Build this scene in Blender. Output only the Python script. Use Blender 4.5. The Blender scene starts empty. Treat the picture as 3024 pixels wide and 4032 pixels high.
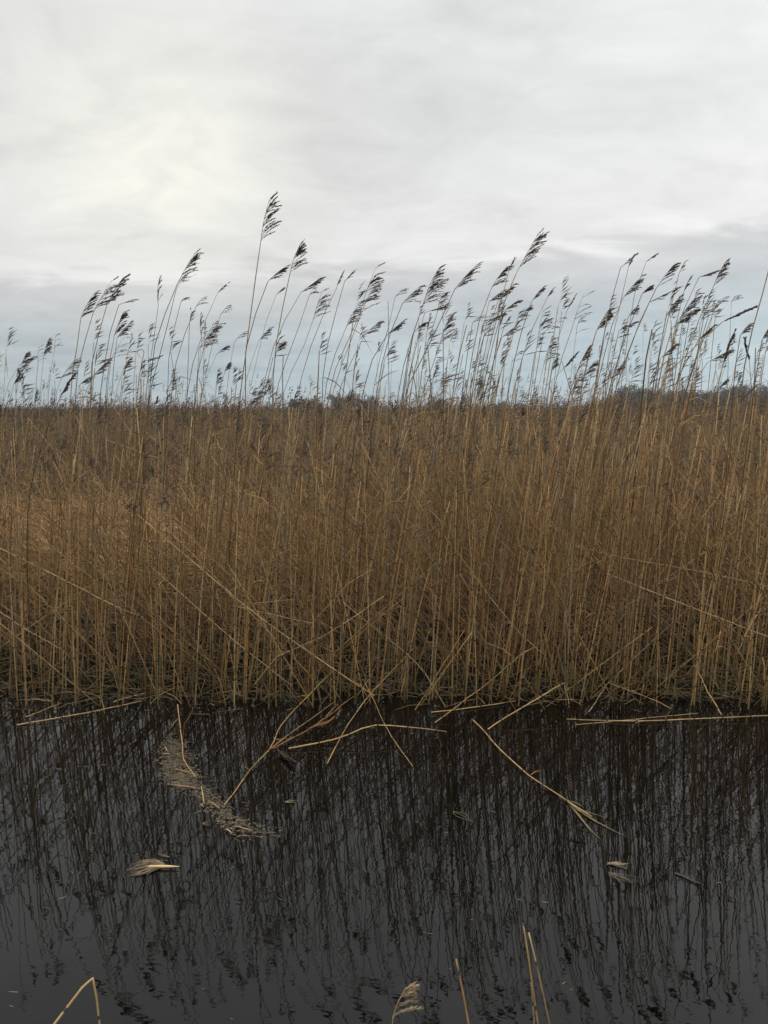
import bpy, math
import numpy as np
from math import radians, sin, cos, tan, pi, sqrt

# ------------------------------------------------------------------ camera, sky, sun, exposure
SC = bpy.context.scene
COL = SC.collection
CAM_H, PITCH, FPX = 1.75, 7.32, 3145.0          # metres, degrees down, focal length in pixels of the 3024x4032 photograph
cam = bpy.data.objects.new('camera', bpy.data.cameras.new('camera'))
COL.objects.link(cam)
cam.location = (0, 0, CAM_H)
cam.rotation_euler = (radians(90 - PITCH), 0, 0)
cam.data.sensor_fit = 'VERTICAL'
cam.data.sensor_height = 34.6
cam.data.sensor_width = 34.6 * 0.75
cam.data.lens = 34.6 * FPX / 4032
cam.data.clip_start, cam.data.clip_end = 0.05, 20000
SC.camera = cam
SC.render.resolution_x, SC.render.resolution_y = 768, 1024

SUN_AZ, SUN_EL = -40.0, 52.0                    # high behind the cloud, ahead and to the left
wd = bpy.data.worlds.new('World'); SC.world = wd; wd.use_nodes = True
def sky_nodes():
    nt = wd.node_tree; nt.nodes.clear()
    N, L = nt.nodes.new, nt.links.new
    out = N('ShaderNodeOutputWorld'); bg = N('ShaderNodeBackground')
    L(bg.outputs[0], out.inputs[0])
    tc = N('ShaderNodeTexCoord')
    sep = N('ShaderNodeSeparateXYZ'); L(tc.outputs['Generated'], sep.inputs[0])
    def m(op, a, b=None, c=None, clamp=False):
        n = N('ShaderNodeMath'); n.operation = op; n.use_clamp = clamp
        for i, v in enumerate((a, b, c)):
            if v is None: continue
            if isinstance(v, (int, float)): n.inputs[i].default_value = v
            else: L(v, n.inputs[i])
        return n.outputs[0]
    def mix(f, a, b, mode='MIX'):
        n = N('ShaderNodeMix'); n.data_type = 'RGBA'; n.blend_type = mode
        for sock, v in ((n.inputs['Factor'], f), (n.inputs[6], a), (n.inputs[7], b)):
            if isinstance(v, (int, float)): sock.default_value = v
            elif isinstance(v, tuple): sock.default_value = (*v, 1)
            else: L(v, sock)
        return n.outputs[2]
    el = m('MULTIPLY', m('ARCSINE', sep.outputs[2]), 180 / pi)
    az = m('MULTIPLY', m('ARCTAN2', sep.outputs[0], sep.outputs[1]), 180 / pi)
    # cloud sheet seen in perspective: direction projected on a plane overhead
    zz = m('ADD', m('MAXIMUM', sep.outputs[2], 0.0), 0.16)
    cb = N('ShaderNodeCombineXYZ')
    L(m('DIVIDE', sep.outputs[0], zz), cb.inputs[0]); L(m('DIVIDE', sep.outputs[1], zz), cb.inputs[1])
    def noise(scale, detail, rough, sx=1.0, sy=1.0, off=0.0, dist=0.0, rot=0.0):
        mp = N('ShaderNodeMapping'); L(cb.outputs[0], mp.inputs[0])
        mp.inputs['Scale'].default_value = (sx, sy, 1); mp.inputs['Location'].default_value = (off, off * .7, off)
        mp.inputs['Rotation'].default_value = (0, 0, radians(rot))
        n = N('ShaderNodeTexNoise'); L(mp.outputs[0], n.inputs['Vector'])
        n.inputs['Scale'].default_value = scale; n.inputs['Detail'].default_value = detail
        n.inputs['Roughness'].default_value = rough; n.inputs['Distortion'].default_value = dist
        return n.outputs[0]
    n1 = noise(0.8, 6, .55, 0.8, 1.0, 3.1, .3, 12)
    n2 = noise(2.4, 7, .58, 0.75, 1.1, 7.7, .6, 22)
    n3 = noise(0.55, 3, .5, 1, 1, 12.3, .2)
    n4 = noise(3.6, 7, .58, 1.0, 1.0, 21.7, .9, 28)
    # height of the layers, disturbed by the cloud noise
    elw = m('ADD', el, m('MULTIPLY', m('SUBTRACT', n2, .5), 4.0))
    elw = m('ADD', elw, m('MULTIPLY', m('SUBTRACT', n1, .5), 3.0))
    elw = m('SUBTRACT', elw, m('MULTIPLY', m('MINIMUM', m('MAXIMUM', az, -30.0), 30.0), 0.06))
    r = N('ShaderNodeValToRGB'); L(m('DIVIDE', elw, 60.0, clamp=True), r.inputs[0])
    stops = [(0, (.50, .61, .66)), (2.5, (.48, .585, .635)), (5, (.505, .57, .605)), (7.6, (.56, .59, .605)), (9.4, (.61, .62, .625)),
             (10.3, (.82, .82, .81)), (14, (.81, .815, .805)), (19, (.78, .785, .78)), (26, (.87, .88, .875)), (36, (.91, .92, .90)), (60, (.86, .875, .86))]
    e = r.color_ramp.elements
    e[0].position = 0; e[0].color = (*stops[0][1], 1); e[1].position = 1; e[1].color = (*stops[-1][1], 1)
    for p, c in stops[1:-1]:
        x = e.new(p / 60); x.color = (*c, 1)
    base = r.outputs[0]
    # streaks and patches
    k = m('ADD', 1.03, m('MULTIPLY', m('SUBTRACT', n1, .5), .55)); k = m('ADD', k, m('MULTIPLY', m('SUBTRACT', n2, .5), .36)); k = m('ADD', k, m('MULTIPLY', m('SUBTRACT', n3, .5), .25)); k = m('ADD', k, m('MULTIPLY', m('SUBTRACT', n4, .5), .30))
    k = m('ADD', k, m('MULTIPLY', m('MINIMUM', m('MAXIMUM', az, -30.0), 30.0), .0042))
    vk = N('ShaderNodeCombineColor'); [L(k, vk.inputs[i]) for i in range(3)]
    cloud = mix(1.0, base, vk.outputs[0], 'MULTIPLY')
    # the veiled sun
    ga, ge = radians(-15.5), radians(15.5)                      # where the cloud is thinnest
    sd = (sin(ga) * cos(ge), cos(ga) * cos(ge), sin(ge))
    dp = N('ShaderNodeVectorMath'); dp.operation = 'DOT_PRODUCT'; L(tc.outputs['Generated'], dp.inputs[0]); dp.inputs[1].default_value = sd
    g = m('POWER', m('MAXIMUM', dp.outputs['Value'], 0.0), 95.0)
    g = m('MULTIPLY', g, m('ADD', .15, m('MULTIPLY', n4, 1.5)), clamp=True)
    g = m('MULTIPLY', g, m('DIVIDE', m('SUBTRACT', el, 4.0), 10.0, clamp=True))
    cloud = mix(g, cloud, (1.0, .99, .90))
    nis = N('ShaderNodeTexSky'); nis.sky_type = 'NISHITA'; nis.sun_disc = False
    nis.sun_elevation = radians(SUN_EL); nis.sun_rotation = radians(SUN_AZ); nis.air_density = 1.2; nis.dust_density = 2.0
    clear = mix(1.0, nis.outputs[0], (.06, .06, .06), 'MULTIPLY')
    L(mix(0.95, clear, cloud), bg.inputs[0]); bg.inputs[1].default_value = 1.0
sky_nodes()

sun = bpy.data.objects.new('sun', bpy.data.lights.new('sun', 'SUN'))
COL.objects.link(sun)
sun.data.energy = 1.5; sun.data.angle = radians(22); sun.data.color = (1.0, .95, .86)
_a, _e = radians(SUN_AZ), radians(SUN_EL)
from mathutils import Vector
sun.rotation_euler = Vector((sin(_a) * cos(_e), cos(_a) * cos(_e), sin(_e))).to_track_quat('Z', 'Y').to_euler()
SC.view_settings.view_transform = 'Standard'; SC.view_settings.look = 'None'
SC.view_settings.exposure = 0.0; SC.view_settings.gamma = 1.0
SC.render.engine = 'CYCLES'
SC.cycles.max_bounces = 6; SC.cycles.diffuse_bounces = 3; SC.cycles.glossy_bounces = 3

# ------------------------------------------------------------------ projection: pixel of the photograph -> place
_p = radians(PITCH)
def ray(px, py):
    x, y = (px - 1512) / FPX, (2016 - py) / FPX
    return np.array([x, cos(_p) + y * sin(_p), -sin(_p) + y * cos(_p)])
def at(px, py, depth):
    d = ray(px, py); return np.array([0, 0, CAM_H]) + d * (depth / d[1])
def on_level(px, py, z=0.0):
    d = ray(px, py); return np.array([0, 0, CAM_H]) + d * ((z - CAM_H) / d[2])
RNG = np.random.default_rng(11)

# ------------------------------------------------------------------ geometry helpers
class Geo:
    """collects tubes, blades and lozenges as arrays; build() links them as one mesh"""
    def __init__(s): s.v, s.q, s.t, s.c, s.l, s.n = [], [], [], [], [], 0
    def add(s, v, q=None, t=None, c=(1, 1, 1), l=None):
        v = np.asarray(v, float).reshape(-1, 3); k = len(v)
        s.v.append(v)
        if q is not None: s.q.append(np.asarray(q, np.int64).reshape(-1, 4) + s.n)
        if t is not None: s.t.append(np.asarray(t, np.int64).reshape(-1, 3) + s.n)
        c = np.asarray(c, float); s.c.append(np.broadcast_to(c, (k, 3)) if c.ndim == 1 else c.reshape(-1, 3))
        s.l.append(np.zeros(k) if l is None else np.asarray(l, float).reshape(-1)); s.n += k
    def tubes(s, P, R, C, sides=4, L0=None, cap=False):
        """P (N,K,3) paths, R (N,K) radii, C (N,3) or (N,K,3) colours; L0 (N,) offset of the length coordinate"""
        P = np.asarray(P, float); R = np.asarray(R, float)
        if P.ndim == 2: P, R = P[None], R[None]
        N, K, _ = P.shape
        if N == 0: return
        T = np.gradient(P, axis=1); T /= np.linalg.norm(T, axis=2, keepdims=True) + 1e-9
        ref = np.zeros_like(T); ref[..., 1] = 1.0
        along = np.abs(T[..., 1]) > .9; ref[along] = (0, 0, 1)
        U = np.cross(T, ref); U /= np.linalg.norm(U, axis=2, keepdims=True) + 1e-9
        V = np.cross(U, T)
        ang = np.arange(sides) * 2 * pi / sides + .4
        ring = P[:, :, None, :] + R[:, :, None, None] * (np.cos(ang)[None, None, :, None] * U[:, :, None, :] + np.sin(ang)[None, None, :, None] * V[:, :, None, :])
        i = np.arange(N)[:, None, None] * K * sides; k = np.arange(K - 1)[None, :, None] * sides; j = np.arange(sides)[None, None, :]
        j2 = (j + 1) % sides
        q = np.stack(np.broadcast_arrays(i + k + j, i + k + j2, i + k + sides + j2, i + k + sides + j), -1)
        C = np.asarray(C, float)
        if C.ndim == 1: C = np.broadcast_to(C, (N, 3))
        if C.ndim == 2: C = np.broadcast_to(C[:, None, :], (N, K, 3))
        cc = np.broadcast_to(C[:, :, None, :], (N, K, sides, 3))
        seg = np.concatenate([np.zeros((N, 1)), np.cumsum(np.linalg.norm(np.diff(P, axis=1), axis=2), axis=1)], 1)
        if L0 is not None: seg = seg + np.asarray(L0)[:, None]
        ll = np.broadcast_to(seg[:, :, None], (N, K, sides))
        t = None
        if cap:
            b = np.arange(N) * K * sides
            t = np.concatenate([np.stack([b + (K - 1) * sides, b + (K - 1) * sides + a, b + (K - 1) * sides + a + 1], -1) for a in range(1, sides - 1)])
        s.add(ring, q, t, cc.reshape(-1, 3), ll)
    def lozenges(s, A, D, length, width, C):
        """spindles from A (N,3) along unit D (N,3): three-sided double pyramids"""
        A = np.asarray(A, float); D = np.asarray(D, float); N = len(A)
        if N == 0: return
        length = np.broadcast_to(length, (N,)); width = np.broadcast_to(width, (N,))
        ref = np.where(np.abs(D[:, 1:2]) > .9, np.array([[0, 0, 1.]]), np.array([[0, 1., 0]]))
        U = np.cross(D, ref); U /= np.linalg.norm(U, axis=1, keepdims=True) + 1e-9
        V = np.cross(U, D)
        M = A + D * (length * .42)[:, None]
        vs = [A, A + D * length[:, None]]
        for a in (0.3, 2.394, 4.489): vs.append(M + (U * cos(a) + V * sin(a)) * (width * .5)[:, None])
        v = np.stack(vs, 1)
        b = np.arange(N)[:, None] * 5
        tri = np.array([[0, 3, 2], [0, 4, 3], [0, 2, 4], [1, 2, 3], [1, 3, 4], [1, 4, 2]])
        t = (b[:, :, None] + tri[None]).reshape(-1, 3)
        C = np.asarray(C, float)
        if C.ndim == 1: C = np.broadcast_to(C, (N, 3))
        s.add(v, None, t, np.repeat(C, 5, axis=0))
    def build(s, name, mat, parent=None, smooth=True):
        me = bpy.data.meshes.new(name)
        v = np.concatenate(s.v); q = np.concatenate(s.q) if s.q else np.zeros((0, 4), np.int64)
        t = np.concatenate(s.t) if s.t else np.zeros((0, 3), np.int64)
        me.vertices.add(len(v)); me.vertices.foreach_set('co', v.astype(np.float32).ravel())
        nl = q.size + t.size; me.loops.add(nl)
        me.loops.foreach_set('vertex_index', np.concatenate([q.ravel(), t.ravel()]).astype(np.int32))
        npoly = len(q) + len(t); me.polygons.add(npoly)
        st = np.concatenate([np.arange(len(q)) * 4, q.size + np.arange(len(t)) * 3]).astype(np.int32)
        me.polygons.foreach_set('loop_start', st)
        me.polygons.foreach_set('use_smooth', np.full(npoly, smooth, bool))
        ca = me.attributes.new('tint', 'FLOAT_COLOR', 'POINT')
        c4 = np.ones((len(v), 4), np.float32); c4[:, :3] = np.concatenate(s.c); ca.data.foreach_set('color', c4.ravel())
        la = me.attributes.new('run', 'FLOAT', 'POINT'); la.data.foreach_set('value', np.concatenate(s.l).astype(np.float32))
        me.update(calc_edges=True); me.validate()
        o = bpy.data.objects.new(name, me); COL.objects.link(o)
        me.materials.append(mat)
        if parent is not None: o.parent = parent
        return o

def empty(name, loc=(0, 0, 0)):
    o = bpy.data.objects.new(name, None); COL.objects.link(o); o.location = loc; o.empty_display_size = .05; return o
def tag(o, label=None, cat=None, group=None, kind=None):
    for k, v in (('label', label), ('category', cat), ('group', group), ('kind', kind)):
        if v: o[k] = v
    return o
def shift(geo, origin):                                     # geometry given in the place, stored round the thing's foot
    geo.v = [a - np.asarray(origin) for a in geo.v]; return geo

def curve(pts, k):
    """smooth path of k points through pts (Catmull-Rom, even in length)"""
    p = np.asarray(pts, float)
    if len(p) == 2: return p[0] + (p[1] - p[0]) * np.linspace(0, 1, k)[:, None]
    e = np.concatenate([[2 * p[0] - p[1]], p, [2 * p[-1] - p[-2]]]); out = []
    for i in range(len(p) - 1):
        a, b, c, d = e[i:i + 4]; t = np.linspace(0, 1, 12, endpoint=False)[:, None]
        out.append(.5 * ((2 * b) + (c - a) * t + (2 * a - 5 * b + 4 * c - d) * t ** 2 + (3 * b - a - 3 * c + d) * t ** 3))
    out = np.concatenate(out + [p[-1:]])
    s = np.concatenate([[0], np.cumsum(np.linalg.norm(np.diff(out, axis=0), axis=1))])
    u = np.linspace(0, s[-1], k)
    return np.stack([np.interp(u, s, out[:, i]) for i in range(3)], 1)
def unit(a): return a / (np.linalg.norm(a, axis=-1, keepdims=True) + 1e-9)

# ------------------------------------------------------------------ materials
def new_mat(name):
    m = bpy.data.materials.new(name); m.use_nodes = True
    nt = m.node_tree; b = nt.nodes['Principled BSDF']
    return m, nt, b, nt.nodes.new, nt.links.new
def reed_material(name, nodes=True, rough=.55, spec=.3, trans=0.0):
    m, nt, b, N, L = new_mat(name)
    at_ = N('ShaderNodeAttribute'); at_.attribute_name = 'tint'
    col = at_.outputs['Color']
    tcx = N('ShaderNodeNewGeometry')
    n = N('ShaderNodeTexNoise'); n.inputs['Scale'].default_value = 45; n.inputs['Detail'].default_value = 3
    L(tcx.outputs['Position'], n.inputs['Vector'])
    mr = N('ShaderNodeMapRange'); L(n.outputs[0], mr.inputs[0]); mr.inputs[1].default_value = .3; mr.inputs[2].default_value = .7; mr.inputs[3].default_value = .72; mr.inputs[4].default_value = 1.22
    mx = N('ShaderNodeVectorMath'); mx.operation = 'SCALE'; L(col, mx.inputs[0]); L(mr.outputs[0], mx.inputs['Scale'])
    out = mx.outputs[0]
    if nodes:
        ra = N('ShaderNodeAttribute'); ra.attribute_name = 'run'
        d = N('ShaderNodeMath'); d.operation = 'DIVIDE'; L(ra.outputs['Fac'], d.inputs[0]); d.inputs[1].default_value = .165
        fl = N('ShaderNodeMath'); fl.operation = 'FLOOR'; L(d.outputs[0], fl.inputs[0])
        fr = N('ShaderNodeMath'); fr.operation = 'FRACT'; L(d.outputs[0], fr.inputs[0])
        wn = N('ShaderNodeTexWhiteNoise'); wn.noise_dimensions = '1D'; L(fl.outputs[0], wn.inputs['W'])
        # each internode has its own sheath: straw, red-brown or weathered
        rr = N('ShaderNodeValToRGB'); L(wn.outputs['Value'], rr.inputs[0]); el = rr.color_ramp.elements
        el[0].color = (1.0, .98, .92, 1); el[1].color = (.62, .55, .48, 1)
        x = el.new(.45); x.color = (1.12, 1.02, .86, 1); x = el.new(.7); x.color = (1.0, .80, .60, 1); x = el.new(.86); x.color = (.8, .78, .72, 1)
        m2 = N('ShaderNodeMix'); m2.data_type = 'RGBA'; m2.blend_type = 'MULTIPLY'; m2.inputs[0].default_value = 1
        L(out, m2.inputs[6]); L(rr.outputs[0], m2.inputs[7])
        lt = N('ShaderNodeMath'); lt.operation = 'LESS_THAN'; L(fr.outputs[0], lt.inputs[0]); lt.inputs[1].default_value = .055
        m3 = N('ShaderNodeMix'); m3.data_type = 'RGBA'; L(lt.outputs[0], m3.inputs[0]); L(m2.outputs[2], m3.inputs[6]); m3.inputs[7].default_value = (.085, .058, .036, 1)
        out = m3.outputs[2]
    L(out, b.inputs['Base Color']); b.inputs['Roughness'].default_value = rough
    b.inputs['Specular IOR Level'].default_value = spec
    if trans:                                               # silky hairs let light through
        tr = N('ShaderNodeBsdfTranslucent'); L(out, tr.inputs[0]); ms = N('ShaderNodeMixShader'); ms.inputs[0].default_value = trans
        L(b.outputs[0], ms.inputs[1]); L(tr.outputs[0], ms.inputs[2]); L(ms.outputs[0], nt.nodes['Material Output'].inputs[0])
    return m
M_STEM = reed_material('reed_stem')
M_MASS = reed_material('reed_mass', rough=.6, spec=.2)
M_PLUME = reed_material('reed_plume', nodes=False, rough=.9, spec=.05, trans=.6)
M_LITTER = reed_material('straw_litter', nodes=False, rough=.8, spec=.15)

def water_material():
    m, nt, b, N, L = new_mat('ditch_water')
    b.inputs['Base Color'].default_value = (.0014, .0014, .0012, 1); b.inputs['Roughness'].default_value = .015
    b.inputs['IOR'].default_value = 1.39; b.inputs['Specular IOR Level'].default_value = .5
    tc = N('ShaderNodeTexCoord')
    def noise(scale, sx, sy, detail, off):
        mp = N('ShaderNodeMapping'); L(tc.outputs['Object'], mp.inputs[0]); mp.inputs['Scale'].default_value = (sx, sy, 1); mp.inputs['Location'].default_value = (off, off, 0)
        n = N('ShaderNodeTexNoise'); L(mp.outputs[0], n.inputs['Vector']); n.inputs['Scale'].default_value = scale; n.inputs['Detail'].default_value = detail; n.inputs['Roughness'].default_value = .45
        return n.outputs[0]
    a = noise(13, .7, 1.3, 2, 0); c = noise(40, .75, 1.2, 1, 5); big = noise(.9, 1, 1, 1, 9)
    s = N('ShaderNodeMath'); s.operation = 'MULTIPLY_ADD'; L(c, s.inputs[0]); s.inputs[1].default_value = .30; L(a, s.inputs[2])
    mr = N('ShaderNodeMapRange'); L(big, mr.inputs[0]); mr.inputs[1].default_value = .35; mr.inputs[2].default_value = .65; mr.inputs[3].default_value = .55; mr.inputs[4].default_value = 1.25
    k = N('ShaderNodeMath'); k.operation = 'MULTIPLY'; L(s.outputs[0], k.inputs[0]); L(mr.outputs[0], k.inputs[1])
    bp = N('ShaderNodeBump'); bp.inputs['Strength'].default_value = 1.0; bp.inputs['Distance'].default_value = .00031
    L(k.outputs[0], bp.inputs['Height']); L(bp.outputs[0], b.inputs['Normal'])
    return m
def peat_material():
    m, nt, b, N, L = new_mat('wet_peat')
    tc = N('ShaderNodeTexCoord')
    n = N('ShaderNodeTexNoise'); L(tc.outputs['Object'], n.inputs['Vector']); n.inputs['Scale'].default_value = 3; n.inputs['Detail'].default_value = 8; n.inputs['Roughness'].default_value = .7
    r = N('ShaderNodeValToRGB'); L(n.outputs[0], r.inputs[0]); e = r.color_ramp.elements
    e[0].position = .3; e[0].color = (.008, .0065, .005, 1); e[1].position = .75; e[1].color = (.03, .022, .014, 1)
    x = e.new(.55); x.color = (.014, .012, .008, 1)
    L(r.outputs[0], b.inputs['Base Color']); b.inputs['Roughness'].default_value = .95; b.inputs['Specular IOR Level'].default_value = .08
    bp = N('ShaderNodeBump'); bp.inputs['Distance'].default_value = .05; L(n.outputs[0], bp.inputs['Height']); L(bp.outputs[0], b.inputs['Normal'])
    return m
def plain_material(name, c, rough=.85, var=.35, scale=2.0):
    m, nt, b, N, L = new_mat(name)
    tc = N('ShaderNodeTexCoord')
    n = N('ShaderNodeTexNoise'); L(tc.outputs['Object'], n.inputs['Vector']); n.inputs['Scale'].default_value = scale; n.inputs['Detail'].default_value = 4
    mr = N('ShaderNodeMapRange'); L(n.outputs[0], mr.inputs[0]); mr.inputs[3].default_value = 1 - var; mr.inputs[4].default_value = 1 + var
    v = N('ShaderNodeVectorMath'); v.operation = 'SCALE'; v.inputs[0].default_value = c; L(mr.outputs[0], v.inputs['Scale'])
    L(v.outputs[0], b.inputs['Base Color']); b.inputs['Roughness'].default_value = rough; b.inputs['Specular IOR Level'].default_value = .2
    return m

# ------------------------------------------------------------------ the setting: ground and water
def edge_y(x):                                              # the far edge of the ditch
    return 4.665 - .012 * x + .05 * np.sin(x * 1.7) + .03 * np.sin(x * 4.3 + 1)
def ground_z(x, y):
    d = y - edge_y(x)
    z = np.where(d > 0, np.minimum(-.03 + .16 * d, .15), np.maximum(-.5, -.03 + .5 * d))
    z = z + np.where(y > 5.5, .035 * np.sin(x * 2.1 + y) * np.sin(y * 1.3 - x), 0) * (y < 40)
    near = np.clip((1.15 - y) * .55, -.6, .38)              # the bank the photographer stands on
    return np.where(y < 2.2, np.maximum(near, -.5), z)
def make_ground():
    xs = np.unique(np.concatenate([-np.geomspace(6, 3000, 26)[::-1], np.linspace(-6, 6, 61), np.geomspace(6, 3000, 26)]))
    ys = np.unique(np.concatenate([-np.geomspace(.5, 300, 12)[::-1], np.linspace(-.5, 8, 69), np.geomspace(8, 4000, 40)]))
    X, Y = np.meshgrid(xs, ys); Z = ground_z(X, Y)
    v = np.stack([X, Y, Z], -1); nx, ny = len(xs), len(ys)
    i = np.arange(ny - 1)[:, None] * nx + np.arange(nx - 1)[None]
    g = Geo(); g.add(v, np.stack([i, i + 1, i + nx + 1, i + nx], -1))
    tag(g.build('ground', peat_material()), 'dark peaty marsh ground under the reeds', None, None, 'structure')
def make_water():
    g = Geo(); g.add([(-400, .3, 0), (400, .3, 0), (400, 7.6, 0), (-400, 7.6, 0)], [(0, 1, 2, 3)])
    tag(g.build('water', water_material(), smooth=False), 'dark still ditch water mirroring reeds and grey sky', None, None, 'structure')
make_ground(); make_water()

# ------------------------------------------------------------------ far trees on the horizon
def bare_tree(h, w, seed, twigs=900, trunk_r=.16):
    """leafless tree: (trunk Geo, crown Geo of limbs and twigs) standing at the origin"""
    r = np.random.default_rng(seed)
    tr, cr = Geo(), Geo()
    tr.tubes(curve([(0, 0, -.2), (r.normal(0, .1), 0, h * .25), (r.normal(0, .2), r.normal(0, .2), h * .6)], 6), np.linspace(trunk_r, trunk_r * .45, 6), (.07, .065, .055), 6)
    tips = []
    for k in range(26):
        z0 = h * r.uniform(.08, .55); a = r.uniform(0, 2 * pi); R = w * .5 * r.uniform(.4, 1.0); zt = h * r.uniform(.45, .97) * (1 - .25 * (R / (w * .5)) ** 2)
        p = curve([(0, 0, z0), (R * .5 * cos(a), R * .5 * sin(a), z0 + (zt - z0) * .45), (R * cos(a), R * sin(a), zt)], 5)
        cr.tubes(p, np.linspace(.06, .018, 5), (.07, .065, .055), 4); tips.append(p)
    P = np.array(tips)
    i = r.integers(0, len(P), twigs); j = r.integers(1, 5, twigs)
    A = P[i, j] + r.normal(0, .05 * w, (twigs, 3)) * (1, 1, .7)
    D = unit(r.normal(0, 1, (twigs, 3)) * (1, 1, .5) + (0, 0, .9)); Ln = h * r.uniform(.07, .16, twigs)
    A[:, 2] = np.clip(A[:, 2], .2, h * .95)
    cc = np.array([.06, .062, .06]) * r.uniform(.6, 1.5, (twigs, 1)) * (1, r.uniform(.95, 1.08), 1)
    for s_ in range(3):
        B = A + r.normal(0, .02 * w, A.shape)
        D2 = unit(D + r.normal(0, .45, D.shape))
        cr.lozenges(B, D2, Ln * r.uniform(.6, 1.1, twigs), .15, cc)
    return tr, cr
M_BARK = reed_material('bark', nodes=False, rough=.9, spec=.1)
def place_tree(px, py_top, depth, wpx, seed, label, group=None):
    x = at(px, 1612, depth)[0]; h = CAM_H + (1612 - py_top) / FPX * depth; w = wpx / FPX * depth
    tr, cr = bare_tree(h, w, seed)
    t = empty('bare_tree', (x, depth, .1)); tag(t, label, 'tree', group)
    tr.build('trunk', M_BARK, t); cr.build('crown', M_BARK, t)
place_tree(1165, 1566, 240, 70, 1, 'low dark thicket on the horizon, left of the grey rounded tree', 'far trees')
place_tree(1225, 1560, 250, 90, 2, 'bare bushy tree on the horizon beside the low dark thicket', 'far trees')
place_tree(1345, 1540, 230, 120, 3, 'grey rounded bare tree on the horizon near the middle', 'far trees')
place_tree(1435, 1552, 235, 120, 4, 'wide bare tree on the horizon, right of the grey rounded one', 'far trees')
place_tree(1722, 1566, 330, 62, 5, 'small blue-grey dome-shaped tree alone on the horizon', 'far trees')
place_tree(1965, 1578, 330, 70, 6, 'faint low bush on the horizon between leaning reeds', 'far trees')
def far_wood():
    r = np.random.default_rng(77); g = Geo()
    xs = np.linspace(2330, 3420, 46)
    for k, px in enumerate(xs):
        d = 210 + r.uniform(-12, 25); rise = np.clip((px - 2320) / 160, .15, 1)
        top = 1612 - rise * (84 + 14 * sin(px / 90.) + r.uniform(-10, 12)); x = at(px, 1612, d)[0]
        h = CAM_H + (1612 - top) / FPX * d; w = r.uniform(5.5, 9)
        tr, cr = bare_tree(h, w, 100 + k % 9, 800, .14)
        a = r.uniform(0, 2 * pi); R = np.array([[cos(a), -sin(a), 0], [sin(a), cos(a), 0], [0, 0, 1]])
        for s_ in (tr, cr):
            for v, q, t, c in [(np.concatenate(s_.v) @ R.T + (x, d, .1), s_.q, s_.t, np.concatenate(s_.c))]:
                g.add(v, np.concatenate(q) if q else None, np.concatenate(t) if t else None, c)
    tag(g.build('far_wood', M_BARK), 'dark blue-grey leafless wood along the right horizon', 'wood', None, 'stuff')
far_wood()

# ------------------------------------------------------------------ reeds: colours, plumes
STRAW = np.array([.53, .385, .20]); TAN = np.array([.41, .285, .145]); BROWN = np.array([.215, .135, .074]); GREY = np.array([.30, .245, .17]); OCHRE = np.array([.39, .225, .10])
def stem_colours(n, r, dark=0.0):
    pal = np.stack([STRAW, TAN, BROWN, GREY, OCHRE]); w = np.array([.24, .28, .22, .16, .10])
    c = pal[r.choice(5, n, p=w)] * r.uniform(.75, 1.15, (n, 1))
    return c * (1 - dark)
def base_green(C, P):                                       # (N,K,3): wet, algae-green sheaths at the foot
    z = P[..., 2]; f = np.clip(1 - z / .2, 0, 1)[..., None]
    return C[:, None, :] * (1 - f) + f * (C[:, None, :] * (.50, .56, .46))
PL_DARK = np.array([.28, .22, .19]); PL_MID = np.array([.36, .285, .235]); PL_TAN = np.array([.30, .225, .15])
STYLES = {  # branches, sweep to the wind, branch length share, spikelets per branch, width
    'dense': (24, .52, .50, 20, .0035), 'loose': (17, .66, .52, 16, .0038), 'sparse': (6, .78, .60, 10, .0032), 'thin': (10, .25, .38, 11, .0034), 'near': (10, .62, .44, 30, .0022), 'club': (34, .16, .24, 14, .0060)}
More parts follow.
